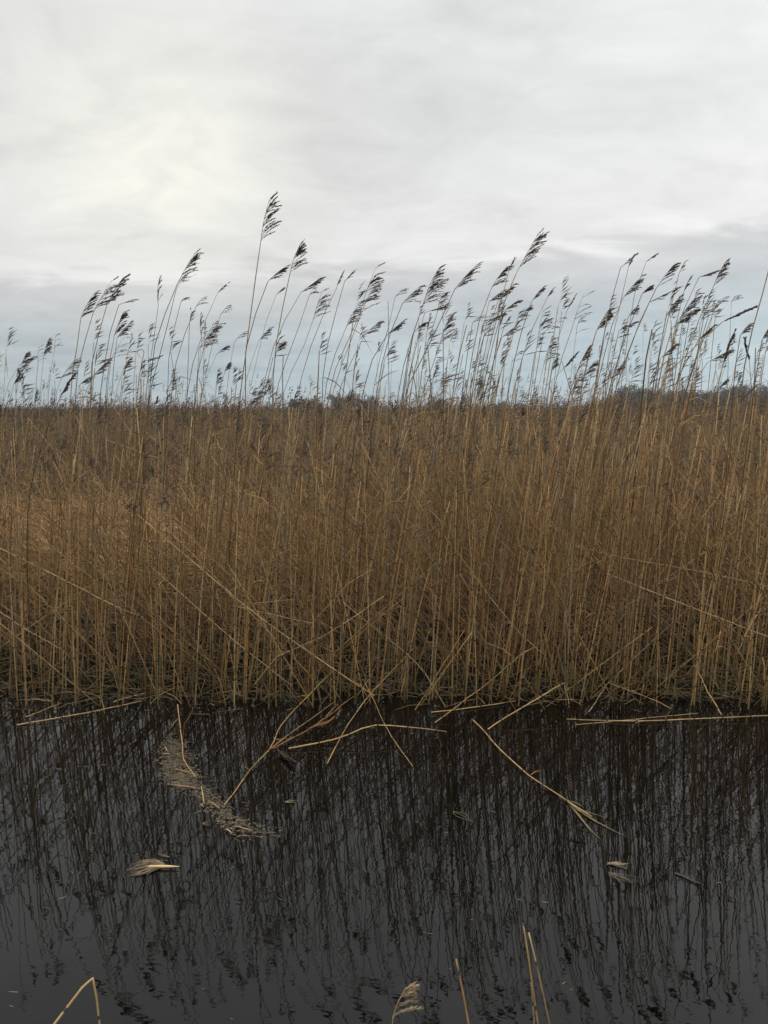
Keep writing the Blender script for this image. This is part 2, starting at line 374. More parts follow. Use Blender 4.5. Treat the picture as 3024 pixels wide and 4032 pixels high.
def plume_geometry(base, tip, style, r, col, wind=(1, 0, .04), split=False):
    """rachis Geo and a list of branch Geos between base and tip; the wind carries the branches to one side"""
    nb, sweep, share, ns, wid = STYLES[style]
    base, tip = np.asarray(base, float), np.asarray(tip, float)
    L = np.linalg.norm(tip - base); ax = (tip - base) / L
    bend = np.array([.10 * L, 0, .03 * L]) * r.uniform(.2, 1)
    rach = curve([base, (base + tip) / 2 - bend * .6, tip], 8)
    ra = Geo(); ra.tubes(rach, np.linspace(.0018, .0006, 8), col * 1.1, 3)
    wind = unit(np.array(wind)); out = []
    size = max(L, .12)
    ts = np.sort(np.concatenate([r.uniform(0, .75, nb - nb // 3), r.uniform(.3, .97, nb // 3)]))
    if style == 'sparse': ts = np.sort(r.uniform(.05, .95, nb))
    for t in ts:
        p0 = rach[0] + (np.stack([np.interp(t, np.linspace(0, 1, 8), rach[:, i]) for i in range(3)]) - rach[0])
        ln = size * share * (1.05 - .62 * t) * r.uniform(.65, 1.15)
        sw = np.clip(sweep + r.normal(0, .12), .03, .95)
        d0 = unit(ax * (1.0 - sw * .6) + wind * sw * .7 + r.normal(0, .16, 3) * (.5, 1, .5))
        d1 = unit(ax * (1.0 - sw) + wind * sw * 1.2 + r.normal(0, .16, 3) * (.4, 1, .6) + (0, 0, -.10 * sw))
        s = np.linspace(0, 1, 6)[:, None]
        path = p0 + ln * (s * d0 * (1 - s * .55) + s ** 2 * d1 * .55)
        g = Geo(); cc = col * r.uniform(.75, 1.3)
        g.tubes(path, np.linspace(.0011, .0006, 6), cc, 3)
        m = max(4, int(ns * r.uniform(.7, 1.2)))
        u = r.uniform(.18 if style != 'sparse' else .35, .98, m)
        A = np.stack([np.interp(u, np.linspace(0, 1, 6), path[:, i]) for i in range(3)], 1)
        T = unit(d0 * (1 - u[:, None]) + d1 * u[:, None])
        D = unit(T + r.normal(0, .15, (m, 3)))
        g.lozenges(A, D, size * .06 * r.uniform(.7, 1.3, m) + .006, wid * r.uniform(.7, 1.2, m), np.broadcast_to(cc, (m, 3)) * r.uniform(.8, 1.2, (m, 1)))
        out.append(g)
    return ra, out

def merged(geos):
    g = Geo()
    for a in geos:
        for v, c, l in zip(a.v, a.c, a.l): pass
        g.add(np.concatenate(a.v), np.concatenate(a.q) if a.q else None, np.concatenate(a.t) if a.t else None, np.concatenate(a.c), np.concatenate(a.l))
    return g
def mass_plumes(g, top, dirn, size, r, col, branches=6, wid=.012):
    """many simple plumes at once: top (N,3) plume base, dirn (N,3) unit, size (N,)"""
    N = len(top)
    if N == 0: return
    for b in range(branches):
        t = (b + r.uniform(0, .9, N)) / branches
        A = top + dirn * (size * t * .8)[:, None]
        sw = r.uniform(.25, .85, N)[:, None]
        D = unit(dirn * (1 - sw) + np.array([1, 0, .02]) * sw + r.normal(0, .16, (N, 3)))
        g.lozenges(A, D, size * (.62 - .35 * t) * r.uniform(.7, 1.2, N), wid * r.uniform(.6, 1.2, N), col * r.uniform(.75, 1.25, (N, 1)))

# ------------------------------------------------------------------ the reed bed (past counting): one mass per depth of the bed
def hollow(x, y):                                           # trampled pocket of flattened straw on the left, and a smaller one on the right
    a = np.exp(-(((x + 2.9) / 2.4) ** 2 + ((y - 9.6) / 2.6) ** 2)); b = .6 * np.exp(-(((x - 4.6) / 1.5) ** 2 + ((y - 10.2) / 2.0) ** 2))
    return np.clip(a + b, 0, 1)
def thinned(x, y):                                          # fewer stems towards the flattened pockets
    s_ = np.clip((y - 5.4) / .8, 0, 1)
    return s_ * np.clip(np.exp(-((x / y + .33) / .21) ** 2) + .6 * np.exp(-((x / y - .42) / .09) ** 2), 0, 1)
def reed_band():
    r = np.random.default_rng(5); g = Geo(); pl = Geo()
    x0, x1, y0, y1 = -6.0, 6.0, 4.55, 9.2
    n = int((x1 - x0) * (y1 - y0) * 235)
    x = r.uniform(x0, x1, n); y = y0 + (y1 - y0) * r.uniform(0, 1, n)
    clump = np.sin(x * 3.1 + 1.3 * np.sin(y * 2.2)) * .5 + np.sin(x * 7.3 + y * 1.9) * .3
    keep = (y > edge_y(x) - .12 + r.normal(0, .07, n)) & (r.uniform(0, 1, n) < (.78 + .3 * clump) * np.where(y < 5.25, .72, 1.0) * (1 - .72 * hollow(x, y)) * (1 - .56 * thinned(x, y)))
    x, y = x[keep], y[keep]; n = len(x)
    z = np.minimum(ground_z(x, y), .2) - .04
    kind = r.uniform(0, 1, n)
    fr = np.clip((5.7 - y) / .5, 0, 1); H = np.clip(r.normal(1.40, .24, n) + .27 * fr, .35, 1.95) * (1 - .22 * thinned(x, y))
    tall = kind < .008 + .13 * fr + .04 * np.sin(x * 2.9 + .6) + .014 * np.clip(x, -2, 3); H[tall] = (r.uniform(1.72, 2.42, n) - .2 * np.clip(-x - .8, 0, 1))[tall]
    H[kind > .9] = r.uniform(.25, 1.0, (kind > .9).sum())
    az = r.normal(.10, .075, n); ay = r.normal(0, .06, n)                 # lean of standing stems
    left = (kind > .60) & (kind < .86); az[left] = -r.gamma(3.2, .17, left.sum()); ay[left] = r.normal(0, .25, left.sum())
    lodged = (y > 4.95) & (kind > .30) & (kind < .86); left |= lodged
    az[lodged] = -np.clip(r.normal(.85, .35, lodged.sum()), .15, 2.2); ay[lodged] = r.normal(0, .22, lodged.sum()); H[lodged] *= r.uniform(.75, 1.15, lodged.sum())
    rt = (kind > .86) & (kind < .905); az[rt] = r.gamma(3, .2, rt.sum()); ay[rt] = r.normal(0, .25, rt.sum())
    K = 6; s = np.linspace(0, 1, K)
    cv = np.where(left | rt, .25, 1.0) * r.uniform(.1, .8, n)
    lx = (az[:, None] * (s[None] * (1 - cv[:, None] * .5) + cv[:, None] * .5 * s[None] ** 2)); ly = ay[:, None] * s[None]
    nrm = 1 / np.sqrt(1 + az ** 2 + ay ** 2)
    P = np.stack([x[:, None] + lx * (H * nrm)[:, None], y[:, None] + ly * (H * nrm)[:, None], z[:, None] + s[None] * (H * nrm)[:, None]], -1)
    rad = (r.uniform(.0017, .0034, n) + .0011 * fr)[:, None] * np.linspace(1, .62, K)[None]
    C = base_green(stem_colours(n, r), P)
    g.tubes(P, rad, C, 4, r.uniform(0, 400, n), cap=True)
    has = ((r.uniform(0, 1, n) < .34) & (H > 1.1) & ~rt) | tall
    d = unit(P[has, -1] - P[has, -2] + (.02, 0, 0))
    mass_plumes(pl, P[has, -1], d, r.uniform(.10, .2, has.sum()), r, PL_MID[None] * r.uniform(.5, 1.1, (has.sum(), 1)), 9, .0075)
    # dry leaf blades clinging to the stems
    m = 5200; i = r.integers(0, n, m); u = r.uniform(.25, .95, m); j = np.clip((u * (K - 1)).astype(int), 0, K - 2)
    A = P[i, j] + (P[i, j + 1] - P[i, j]) * r.uniform(0, 1, (m, 1))
    D = unit(np.stack([r.normal(.5, .8, m), r.normal(0, .5, m), r.normal(.1, .7, m)], -1)); ln = r.uniform(.06, .24, m)
    PP = np.stack([A, A + D * (ln * .5)[:, None] + (0, 0, .01), A + D * ln[:, None] + np.array([0, 0, -1]) * (ln * r.uniform(0, .4, m))[:, None]], 1)
    g.tubes(PP, np.stack([np.full(m, .002), r.uniform(.0018, .0035, m), np.full(m, .0005)], 1), stem_colours(m, r, .1), 3)
    tag(g.build('reed_stems', M_MASS), 'dense tangle of tan reed stems filling the near reed bed', 'reed bed', None, 'stuff')
    tag(pl.build('reed_plumes', M_PLUME), 'small brown seed heads low among the near reed stems', 'reed plumes', None, 'stuff')
reed_band()

def reed_field(name, label, y0, y1, dens, hm, hs, K, sides, rmm, pb, pw, seed, frac, pad):
    r = np.random.default_rng(seed); g = Geo()
    n = int(dens * (y1 - y0) * ((y0 + y1) * .5 * 1.06 + 2 * pad))
    y = np.sqrt(r.uniform(y0 ** 2, y1 ** 2, n)); x = r.uniform(-1, 1, n) * (y * .53 + pad)
    hol = hollow(x, y); keep = r.uniform(0, 1, n) < (.8 + .25 * np.sin(x * 1.3 + 2 * np.sin(y * .8))) * (1 - .68 * hol)
    x, y, hol = x[keep], y[keep], hol[keep]; n = len(x)
    z = ground_z(x, y) - .03
    H = np.clip(r.normal(hm, hs, n) + .05 * np.sin(x * .9 + y * .35) + np.clip((x - 3) / y, 0, .4) * .35, .5, 2.15) * (1 - .25 * hol)
    tl = r.uniform(0, 1, n) < .07; H = H + tl * r.uniform(.15, .5, n)
    az = r.normal(.12, .09, n); ay = r.normal(0, .08, n)
    lf = r.uniform(0, 1, n) < .16; az[lf] = -r.gamma(3, .16, lf.sum())
    s = np.linspace(0, 1, K)
    P = np.stack([x[:, None] + az[:, None] * s[None] ** 1.5 * H[:, None], y[:, None] + ay[:, None] * s[None] * H[:, None], z[:, None] + s[None] * H[:, None] / np.sqrt(1 + az ** 2)[:, None]], -1)
    rad = (rmm * 1e-3 * r.uniform(.7, 1.2, n))[:, None] * np.linspace(1, .6, K)[None]
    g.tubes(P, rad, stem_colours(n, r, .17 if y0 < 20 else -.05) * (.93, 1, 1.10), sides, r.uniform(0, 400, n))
    has = r.uniform(0, 1, n) < frac
    d = unit(P[has, -1] - P[has, -2] + (.03, 0, 0))
    mass_plumes(g, P[has, -1], d, r.uniform(.12, .26, has.sum()), r, (PL_MID * .75)[None] * r.uniform(.7, 1.5, (has.sum(), 1)), pb, pw)
    tag(g.build(name, M_MASS), label, 'reed bed', None, 'stuff')
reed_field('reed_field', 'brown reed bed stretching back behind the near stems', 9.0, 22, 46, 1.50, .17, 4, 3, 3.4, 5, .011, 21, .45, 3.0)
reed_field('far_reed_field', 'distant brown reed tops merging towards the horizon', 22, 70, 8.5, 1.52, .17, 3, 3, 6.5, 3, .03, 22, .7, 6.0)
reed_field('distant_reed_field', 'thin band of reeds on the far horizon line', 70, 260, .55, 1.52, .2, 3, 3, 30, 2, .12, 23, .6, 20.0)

def straw_litter():
    r = np.random.default_rng(31); g = Geo()
    def strew(n, x, y, zlo, zhi, ln0, ln1, tilt, rad, pal):
        z = ground_z(x, y) + r.uniform(zlo, zhi, n); a = r.uniform(0, 2 * pi, n); ln = r.uniform(ln0, ln1, n)
        D = unit(np.stack([np.cos(a), np.sin(a) * .6, r.normal(0, tilt, n)], -1))
        A = np.stack([x, y, z], -1); M = A + D * (ln * .5)[:, None] + r.normal(0, .02, (n, 3)); B = A + D * ln[:, None] + np.stack([r.normal(0, .04, n), np.zeros(n), -r.uniform(0, .08, n)], -1)
        g.tubes(np.stack([A, M, B], 1), np.stack([np.full(n, rad), np.full(n, rad), np.full(n, rad * .5)], 1), pal[r.integers(0, len(pal), n)] * r.uniform(.7, 1.2, (n, 1)), 3)
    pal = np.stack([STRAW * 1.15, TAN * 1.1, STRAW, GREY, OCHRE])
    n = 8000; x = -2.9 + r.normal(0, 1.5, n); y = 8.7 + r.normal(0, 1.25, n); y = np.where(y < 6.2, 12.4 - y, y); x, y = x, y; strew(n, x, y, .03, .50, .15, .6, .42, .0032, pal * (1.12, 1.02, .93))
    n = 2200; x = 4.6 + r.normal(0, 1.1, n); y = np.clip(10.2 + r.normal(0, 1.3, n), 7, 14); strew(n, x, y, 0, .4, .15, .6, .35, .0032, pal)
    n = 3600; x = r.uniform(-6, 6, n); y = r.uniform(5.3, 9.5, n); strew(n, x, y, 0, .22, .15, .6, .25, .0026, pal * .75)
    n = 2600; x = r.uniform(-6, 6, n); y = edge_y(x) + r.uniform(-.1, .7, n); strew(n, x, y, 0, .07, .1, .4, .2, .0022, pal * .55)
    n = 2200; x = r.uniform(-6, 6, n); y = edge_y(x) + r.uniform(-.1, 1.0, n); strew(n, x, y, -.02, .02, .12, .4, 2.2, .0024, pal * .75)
    # sedge leaves still green
    gp = np.array([[.10, .13, .04], [.15, .16, .06], [.08, .10, .035]])
    n = 1500; x = -2.3 + r.normal(0, 1.3, n); y = np.clip(10.0 + r.normal(0, 1.2, n), 7, 14); strew(n, x, y, 0, .35, .15, .45, .8, .0026, gp)
    n = 1500; x = r.uniform(-6, 6, n); y = edge_y(x) + r.uniform(.02, .8, n); strew(n, x, y, 0, .05, .08, .26, 1.2, .0022, gp * .8)
    tag(g.build('straw_litter', M_LITTER), 'flattened pale straw and green sedge between the reed stems', 'straw', None, 'stuff')
straw_litter()

# ------------------------------------------------------------------ the reeds that stand out against the sky
# x, y in pixels of the photograph: a point low on the stem, (a point halfway,) the foot of the plume, its tip; style; distance; stem radius in mm
REEDS = [
 ((63,1564),None,(74,1477),(103,1385),'dense',7.5,2.6),
 ((18,1557),None,(76,1438),(134,1402),'loose',7.2,2.0),
 ((40,1570),None,(54,1513),(74,1474),'dense',8.5,2.2),
 ((139,1564),None,(150,1427),(161,1365),'sparse',7.8,2.2),
 ((159,1557),None,(172,1401),(190,1329),'dense',7.2,2.2),
 ((192,1564),None,(213,1383),(224,1315),'sparse',7.6,1.8),
 ((217,1560),None,(240,1492),(304,1401),'loose',7.0,2.2),
 ((277,1579),(296,1420),(318,1254),(374,1148),'dense',5.6,3.6),
 ((302,1560),(326,1380),(369,1224),(441,1103),'loose',5.5,3.6),
 ((355,1540),(366,1408),(420,1203),(486,1086),'dense',5.4,3.6),
 ((390,1579),(434,1307),(468,1200),(526,1174),'sparse',5.8,3.2),
 ((420,1564),(439,1369),(450,1322),(484,1223),'dense',5.8,3.0),
 ((436,1579),None,(461,1330),(520,1270),'loose',6.0,3.0),
 ((420,1579),None,(437,1420),(484,1328),'sparse',6.5,2.4),
 ((457,1550),None,(484,1458),(511,1414),'dense',7.5,2.2),
 ((188,1694),(110,2055),(239,1560),(300,1470),'club',4.9,3.2),
 ((330,1570),None,(362,1485),(412,1416),'dense',6.8,2.6),
 ((300,1590),None,(315,1514),(352,1485),'loose',7.5,2.2),
 ((570,1590),(597,1400),(623,1203),(629,1081),'thin',5.8,2.6),
 ((590,1557),(620,1325),(701,1112),(763,988),'dense',5.3,3.4),
 ((596,1540),(634,1387),(692,1145),(722,1085),'sparse',5.5,3.0),
 ((659,1564),(668,1380),(712,1190),(722,1172),'sparse',6.0,2.8),
 ((674,1553),(702,1390),(770,1210),(800,1172),'sparse',5.8,2.8),
 ((735,1560),(775,1380),(793,1330),(790,1235),'thin',5.7,3.2),
 ((768,1550),None,(800,1380),(842,1270),'loose',5.8,3.0),
 ((789,1579),(818,1427),(868,1240),(897,1205),'sparse',6.0,2.2),
 ((797,1543),(811,1253),(856,1155),(900,1118),'thin',6.2,2.0),
 ((775,1550),None,(784,1372),(853,1275),'loose',5.9,2.6),
 ((800,1540),None,(854,1394),(896,1354),'loose',7.0,2.0),
 ((894,1543),None,(923,1347),(960,1305),'sparse',6.4,2.4),
 ((860,1550),None,(885,1465),(895,1430),'dense',7.5,2.4),
 ((846,1570),None,(853,1524),(856,1463),'dense',7.5,2.4),
 ((541,1557),None,(560,1425),(567,1387),'bare',6.2,2.8),
 ((565,1557),None,(570,1423),(630,1400),'loose',6.4,2.4),
 ((966,1560),(965,1401),(1026,955),(1065,776),'dense',4.95,4.6),
 ((945,1590),(985,1310),(1055,1108),(1128,1050),'dense',5.2,3.8),
 ((1072,1590),(1085,1360),(1142,1077),(1187,945),'dense',5.0,4.0),
 ((1030,1570),(1100,1310),(1185,1152),(1262,1095),'dense',5.8,3.2),
 ((1090,1564),(1140,1400),(1215,1172),(1230,1140),'sparse',5.8,3.0),
 ((1110,1570),(1225,1303),(1233,1260),(1275,1135),'loose',5.9,2.6),
 ((1175,1564),(1258,1280),(1325,1135),(1350,1068),'thin',5.7,3.0),
 ((1266,1560),(1278,1400),(1357,1108),(1405,1058),'thin',5.4,3.2),
 ((977,1564),(1038,1300),(1088,1160),(1109,1138),'thin',6.4,2.0),
 ((955,1550),None,(1020,1340),(1065,1285),'loose',6.3,2.4),
 ((1060,1570),None,(1088,1388),(1117,1348),'dense',6.6,2.6),
 ((1252,1555),None,(1255,1440),(1257,1380),'bare',5.8,3.4),
 ((1113,1560),None,(1114,1450),(1115,1397),'bare',5.8,3.4),
 ((1282,1560),(1318,1400),(1364,1287),(1412,1195),'loose',5.4,3.4),
 ((1295,1560),(1350,1390),(1418,1235),(1482,1050),'loose',5.4,3.4),
 ((1310,1560),(1360,1400),(1440,1190),(1490,1100),'loose',5.5,3.2),
 ((1335,1560),(1385,1420),(1436,1320),(1505,1257),'loose',5.6,3.0),
 ((1385,1580),None,(1392,1466),(1408,1372),'thin',6.0,2.2),
 ((1425,1570),(1460,1430),(1524,1318),(1590,1260),'dense',5.4,3.8),
 ((1480,1570),(1525,1350),(1585,1195),(1658,1122),'loose',5.3,3.4),
 ((1470,1560),(1520,1330),(1556,1170),(1588,1135),'sparse',5.8,2.2),
 ((1535,1570),None,(1530,1300),(1528,1184),'bare',6.0,2.2),
 ((1580,1575),(1625,1325),(1672,1180),(1728,1056),'dense',5.2,3.8),
 ((1567,1560),(1610,1370),(1665,1200),(1742,1100),'loose',5.4,3.6),
 ((1595,1570),(1676,1390),(1790,1140),(1876,1042),'dense',5.1,3.8),
 ((1643,1579),(1676,1383),(1722,1230),(1745,1150),'loose',5.5,3.2),
 ((1600,1570),(1630,1400),(1672,1231),(1755,1205),'loose',5.6,3.0),
 ((1661,1575),(1700,1450),(1730,1362),(1773,1239),'dense',5.7,3.0),
 ((1590,1570),None,(1628,1311),(1668,1271),'loose',5.8,3.0),
 ((1490,1560),None,(1516,1409),(1531,1385),'sparse',5.8,3.0),
 ((1615,1560),None,(1645,1410),(1657,1362),'bare',5.9,3.2),
 ((1650,1637),None,(1630,1500),(1621,1434),'bare',4.9,3.0),
 ((1715,1564),None,(1730,1530),(1777,1466),'loose',6.8,2.2),
 ((1915,1600),(1981,1196),(2031,1080),(2127,908),'dense',5.0,4.2),
 ((1830,1590),(1880,1290),(1935,1135),(1998,1046),'dense',5.3,3.6),
 ((1880,1590),(1950,1280),(2003,1070),(2030,1012),'thin',5.6,2.8),
 ((1850,1590),(1890,1350),(1925,1190),(1985,1140),'loose',5.6,3.0),
 ((1870,1590),(1920,1330),(1962,1180),(2023,1120),'dense',5.5,3.0),
 ((1890,1590),(1930,1400),(1973,1235),(2042,1180),'loose',5.5,3.4),
 ((1860,1590),None,(1916,1270),(1990,1230),'loose',5.6,3.0),
 ((1815,1590),None,(1860,1272),(1895,1240),'sparse',5.8,3.0),
 ((1780,1560),None,(1825,1330),(1837,1280),'bare',5.6,3.2),
 ((1905,1590),None,(1985,1285),(2002,1253),'thin',5.9,3.0),
 ((1900,1590),None,(1975,1330),(2030,1285),'loose',5.5,3.2),
 ((1930,1595),(1990,1420),(2040,1250),(2085,1207),'loose',5.4,3.2),
 ((1990,1595),(2060,1280),(2092,1190),(2131,1136),'dense',5.4,3.4),
 ((2010,1595),(2080,1338),(2154,1173),(2177,1136),'thin',5.5,3.0),
 ((2085,1595),(2105,1430),(2117,1340),(2146,1206),'loose',5.7,2.8),
 ((2095,1595),None,(2140,1310),(2205,1253),'sparse',5.8,2.8),
 ((2110,1595),None,(2140,1440),(2172,1332),'loose',6.2,2.2),
 ((2150,1600),(2200,1320),(2230,1230),(2258,1171),'thin',5.8,2.4),
 ((2175,1580),(2215,1400),(2250,1300),(2296,1160),'sparse',5.6,3.0),
 ((2235,1590),None,(2268,1320),(2290,1240),'sparse',6.2,1.8),
 ((2130,1560),None,(2220,1450),(2278,1385),'club',6.5,2.4),
 ((2155,1590),None,(2173,1461),(2192,1400),'dense',6.5,2.6),
 ((2280,1595),(2320,1400),(2350,1300),(2400,1215),'dense',5.5,3.2),
 ((2235,1590),None,(2285,1430),(2320,1360),'dense',5.8,3.2),
 ((2270,1590),None,(2292,1495),(2346,1415),'dense',5.8,3.0),
 ((2000,1590),None,(2015,1427),(2052,1380),'sparse',6.5,2.2),
 ((2330,1590),(2390,1260),(2443,1055),(2510,996),'thin',5.2,3.0),
 ((2370,1590),(2437,1225),(2475,1050),(2492,1012),'thin',5.6,2.4),
 ((2440,1590),(2500,1150),(2545,1030),(2588,997),'thin',5.6,2.2),
 ((2335,1590),(2430,1210),(2452,1175),(2530,1085),'dense',5.3,3.4),
 ((2390,1590),(2480,1283),(2528,1157),(2551,1132),'dense',5.5,3.2),
 ((2410,1590),(2503,1308),(2584,1135),(2658,1032),'dense',5.1,3.6),
 ((2405,1590),(2500,1320),(2557,1190),(2662,1137),'thin',5.2,3.2),
 ((2280,1590),(2320,1390),(2347,1305),(2400,1240),'dense',5.6,3.0),
 ((2400,1590),None,(2474,1247),(2508,1207),'loose',5.7,3.0),
 ((2380,1590),None,(2437,1300),(2505,1265),'loose',5.6,3.0),
 ((2575,1590),(2595,1400),(2622,1251),(2680,1164),'dense',5.4,3.2),
 ((2390,1600),None,(2409,1497),(2452,1428),'dense',5.8,3.0),
 ((2525,1580),None,(2550,1370),(2568,1296),'bare',5.1,4.4),
 ((2580,1590),(2610,1420),(2647,1290),(2740,1225),'dense',5.3,3.4),
 ((2570,1600),None,(2600,1413),(2660,1355),'dense',5.4,3.2),
 ((2560,1590),(2620,1300),(2673,1080),(2708,1023),'thin',5.4,3.0),
 ((2600,1590),(2650,1330),(2692,1150),(2720,1086),'thin',5.5,3.0),
 ((2590,1590),(2670,1280),(2752,1092),(2822,1066),'loose',5.4,3.0),
 ((2650,1590),(2725,1330),(2810,1126),(2854,1028),'dense',5.2,3.6),
 ((2690,1590),(2765,1350),(2820,1200),(2847,1173),'sparse',5.6,2.8),
 ((2590,1540),(2735,1367),(2844,1268),(2968,1210),'club',5.0,4.0),
 ((2630,1590),None,(2749,1340),(2810,1282),'dense',5.4,3.4),
 ((2610,1590),(2640,1400),(2670,1265),(2745,1160),'dense',5.4,3.4),
 ((2640,1590),None,(2690,1250),(2746,1215),'loose',5.5,3.0),
 ((2700,1590),None,(2785,1428),(2868,1378),'loose',5.4,3.2),
 ((2815,1590),None,(2848,1428),(2893,1306),'club',5.4,3.4),
 ((2861,1590),None,(2880,1190),(2893,1165),'sparse',5.8,2.2),
 ((2880,1590),(2895,1450),(2915,1320),(2950,1272),'loose',5.3,3.8),
 ((2915,1590),(2955,1350),(3040,1010),(3085,860),'dense',4.8,4.4),
 ((2962,1590),None,(2950,1420),(2932,1335),'club',5.4,2.6),
 ((2960,1590),None,(3000,1340),(3030,1285),'dense',5.4,3.4),
 ((2985,1590),None,(3015,1380),(3050,1320),'loose',5.4,3.4),
 ((2825,1590),None,(2830,1530),(2860,1490),'dense',7.0,2.2),
 ((2968,1570),None,(2972,1440),(2975,1370),'bare',5.3,3.8),
]
SPECIAL = {  # by the x of the tip
 1065: 'tallest reed of all, thick stem and big dense dark plume, left of centre',
 1187: 'second tall reed with upright dark plume, just right of the tallest reed',
 1128: 'reed with bent-over dark plume between the two tallest plumes',
 2127: 'tallest reed right of centre, long plume swept to the right',
 763: 'tall reed with feathery dark plume, highest in the left third',
 374: 'reed with solid dark plume, leftmost of the trio of tall dark plumes at left',
 441: 'middle reed of the trio of tall dark plumes at left',
 486: 'reed with heavy ragged dark plume, rightmost of the trio at left',
 1876: 'reed with fan-shaped plume leaning far right, standing clear right of centre',
 2968: 'reed bowed low to the right under a thick club-like brown plume',
 2893: None,
 3085: 'thick tall stem at the right edge running out of the picture',
 300: 'dark stem bowing out over the water at left with a thick plume at the horizon',
 2568: 'thick snapped stem standing without a plume before the right-hand wood',
 2658: 'tall reed with swept full plume above the right-hand wood',
 2588: 'thin stem ending in one narrow curved plume strand, right part of the skyline',
 2510: 'tall thin reed with two long curved plume strands at right',
 1773: 'reed with drooping dark plume alone in the gap right of centre',
 567: 'broken bare stem with a curled leaf at its top, left part of the skyline',
 1621: 'pale bare stem leaning left against the right-leaning clump in the centre',
 2854: 'tall reed with upright forked plume, last high one before the right edge',
 103: 'leftmost broad dark plume, low above the bed at the left edge',
}
ORD = 'first second third fourth fifth sixth seventh eighth ninth tenth eleventh twelfth thirteenth fourteenth fifteenth sixteenth seventeenth eighteenth nineteenth'.split()
TENS = {2: 'twent', 3: 'thirt', 4: 'fort', 5: 'fift'}
def ordinal(n):
    if n < 20: return ORD[n - 1]
    t, u = divmod(n, 10)
    return TENS[t] + ('ieth' if u == 0 else 'y-' + ORD[u - 1])
WORDS = {'dense': 'reed with full dark plume, {} full plume from the left along the skyline', 'loose': 'reed with loose windswept plume, {} loose plume from the left along the skyline',
         'sparse': 'reed with few plume strands left, {} stripped plume from the left along the skyline', 'thin': 'reed with narrow upright plume, {} narrow plume from the left along the skyline',
         'club': 'reed with tight club-like plume, {} club plume from the left along the skyline', 'bare': 'bare snapped reed stem, {} bare stem from the left along the skyline'}
def skyline_reeds():
    r = np.random.default_rng(3)
    order = {}
    for i, q in sorted(enumerate(REEDS), key=lambda k: k[1][3][0]):
        order.setdefault(q[4], []).append(i)
    for i, (low, mid, pb, tip, style, D, rmm) in enumerate(REEDS):
        D = 4.62 + (D - 4.8) * .62; rmm *= 1.12
        Pl, Pb, Pt = at(*low, D), at(*pb, D), at(*tip, D)
        Pm = at(*mid, D) if mid else None
        nxt = Pm if Pm is not None else Pb
        if style == 'club' and mid and mid[1] > low[1]:              # the stem that bows over the water: halfway point lies below
            foot = at(105, 2300, D); foot[2] = 0; pts = [foot + (0, 0, -.06), at(110, 2055, D), Pl, Pb]
        else:
            slope = (nxt[0] - Pl[0]) / max(nxt[2] - Pl[2], .05)
            foot = np.array([Pl[0] - np.clip(slope, -.5, .9) * .42 * Pl[2] + r.normal(0, .02), D + r.normal(0, .04), 0.0])
            gz = float(ground_z(np.array(foot[0]), np.array(foot[1]))); foot[2] = max(gz, 0.0)
            lo = foot + (Pl - foot) * .5 + (-.05 * slope * Pl[2], 0, 0)
            pts = [foot + (0, 0, -.06), lo, Pl] + ([Pm] if Pm is not None else []) + [Pb]
        if style == 'bare': pts.append(Pt)
        reed = empty('reed', foot)
        lab = (SPECIAL.get(tip[0]) if tip != (1065, 1285) else None) or WORDS[style].format(ordinal(order[style].index(i) + 1))
        tag(reed, lab, 'reed', 'reeds rising above the bed')
        path = curve(pts, 14); path[3:-2, 0] += np.cumsum(r.normal(0, .0012, len(path) - 5))
        c = stem_colours(1, r, .22) if tip[0] != 300 else BROWN[None] * .5
        g = Geo(); g.tubes(path[None], (rmm * 1e-3 * np.linspace(1.0, .55 if style != 'bare' else .8, 14))[None], base_green(c, path[None]), 6, r.uniform(0, 300, 1), cap=True)
        shift(g, foot).build('stem', M_STEM, reed)
        # dry leaf blades left on the stem
        for _ in range(int(r.integers(0, 3))):
            k = int(r.integers(4, 11)); a = path[k]; ln = r.uniform(.08, .22); d = unit(np.array([r.uniform(.3, 1), r.normal(0, .3), r.normal(.2, .5)]))
            lf = Geo(); lp = curve([a, a + d * ln * .5 + (0, 0, .015), a + d * ln + (0, 0, -r.uniform(0, .08))], 6)
            lf.tubes(lp, np.array([.0015, .003, .0032, .0026, .0016, .0004]), stem_colours(1, r, .25)[0], 4)
            shift(lf, foot).build('leaf', M_STEM, reed)
        if tip[0] == 567:                                            # the curled leaf
            lf = Geo(); lp = curve([Pt, at(560, 1375, D), at(545, 1377, D), at(541, 1392, D), at(556, 1411, D)], 10)
            lf.tubes(lp, np.linspace(.0024, .0008, 10), BROWN, 4); shift(lf, foot).build('leaf', M_STEM, reed)
        if style == 'bare': continue
        col = {'dense': PL_DARK, 'loose': PL_MID * .85, 'sparse': PL_MID * .8, 'thin': PL_MID * .8, 'club': PL_DARK * .95}[style] * r.uniform(.85, 1.2)
        if tip[0] > 1250 and style in ('dense', 'loose', 'thin'): col = PL_MID * r.uniform(.85, 1.25)
        Pt = Pt + (0, r.normal(0, .02), 0)
        if tip == (1408, 1372): col = PL_TAN
        ra, br = plume_geometry(Pb, Pt, style, r, col)
        L = math.hypot(tip[0] - pb[0], tip[1] - pb[1])
        if L > 88 and style != 'club':
            po = shift(ra, foot).build('plume', M_PLUME, reed)
            for b in br: shift(b, foot).build('branch', M_PLUME, po)
        else:
            shift(merged([ra] + br), foot).build('plume', M_PLUME, reed)
skyline_reeds()

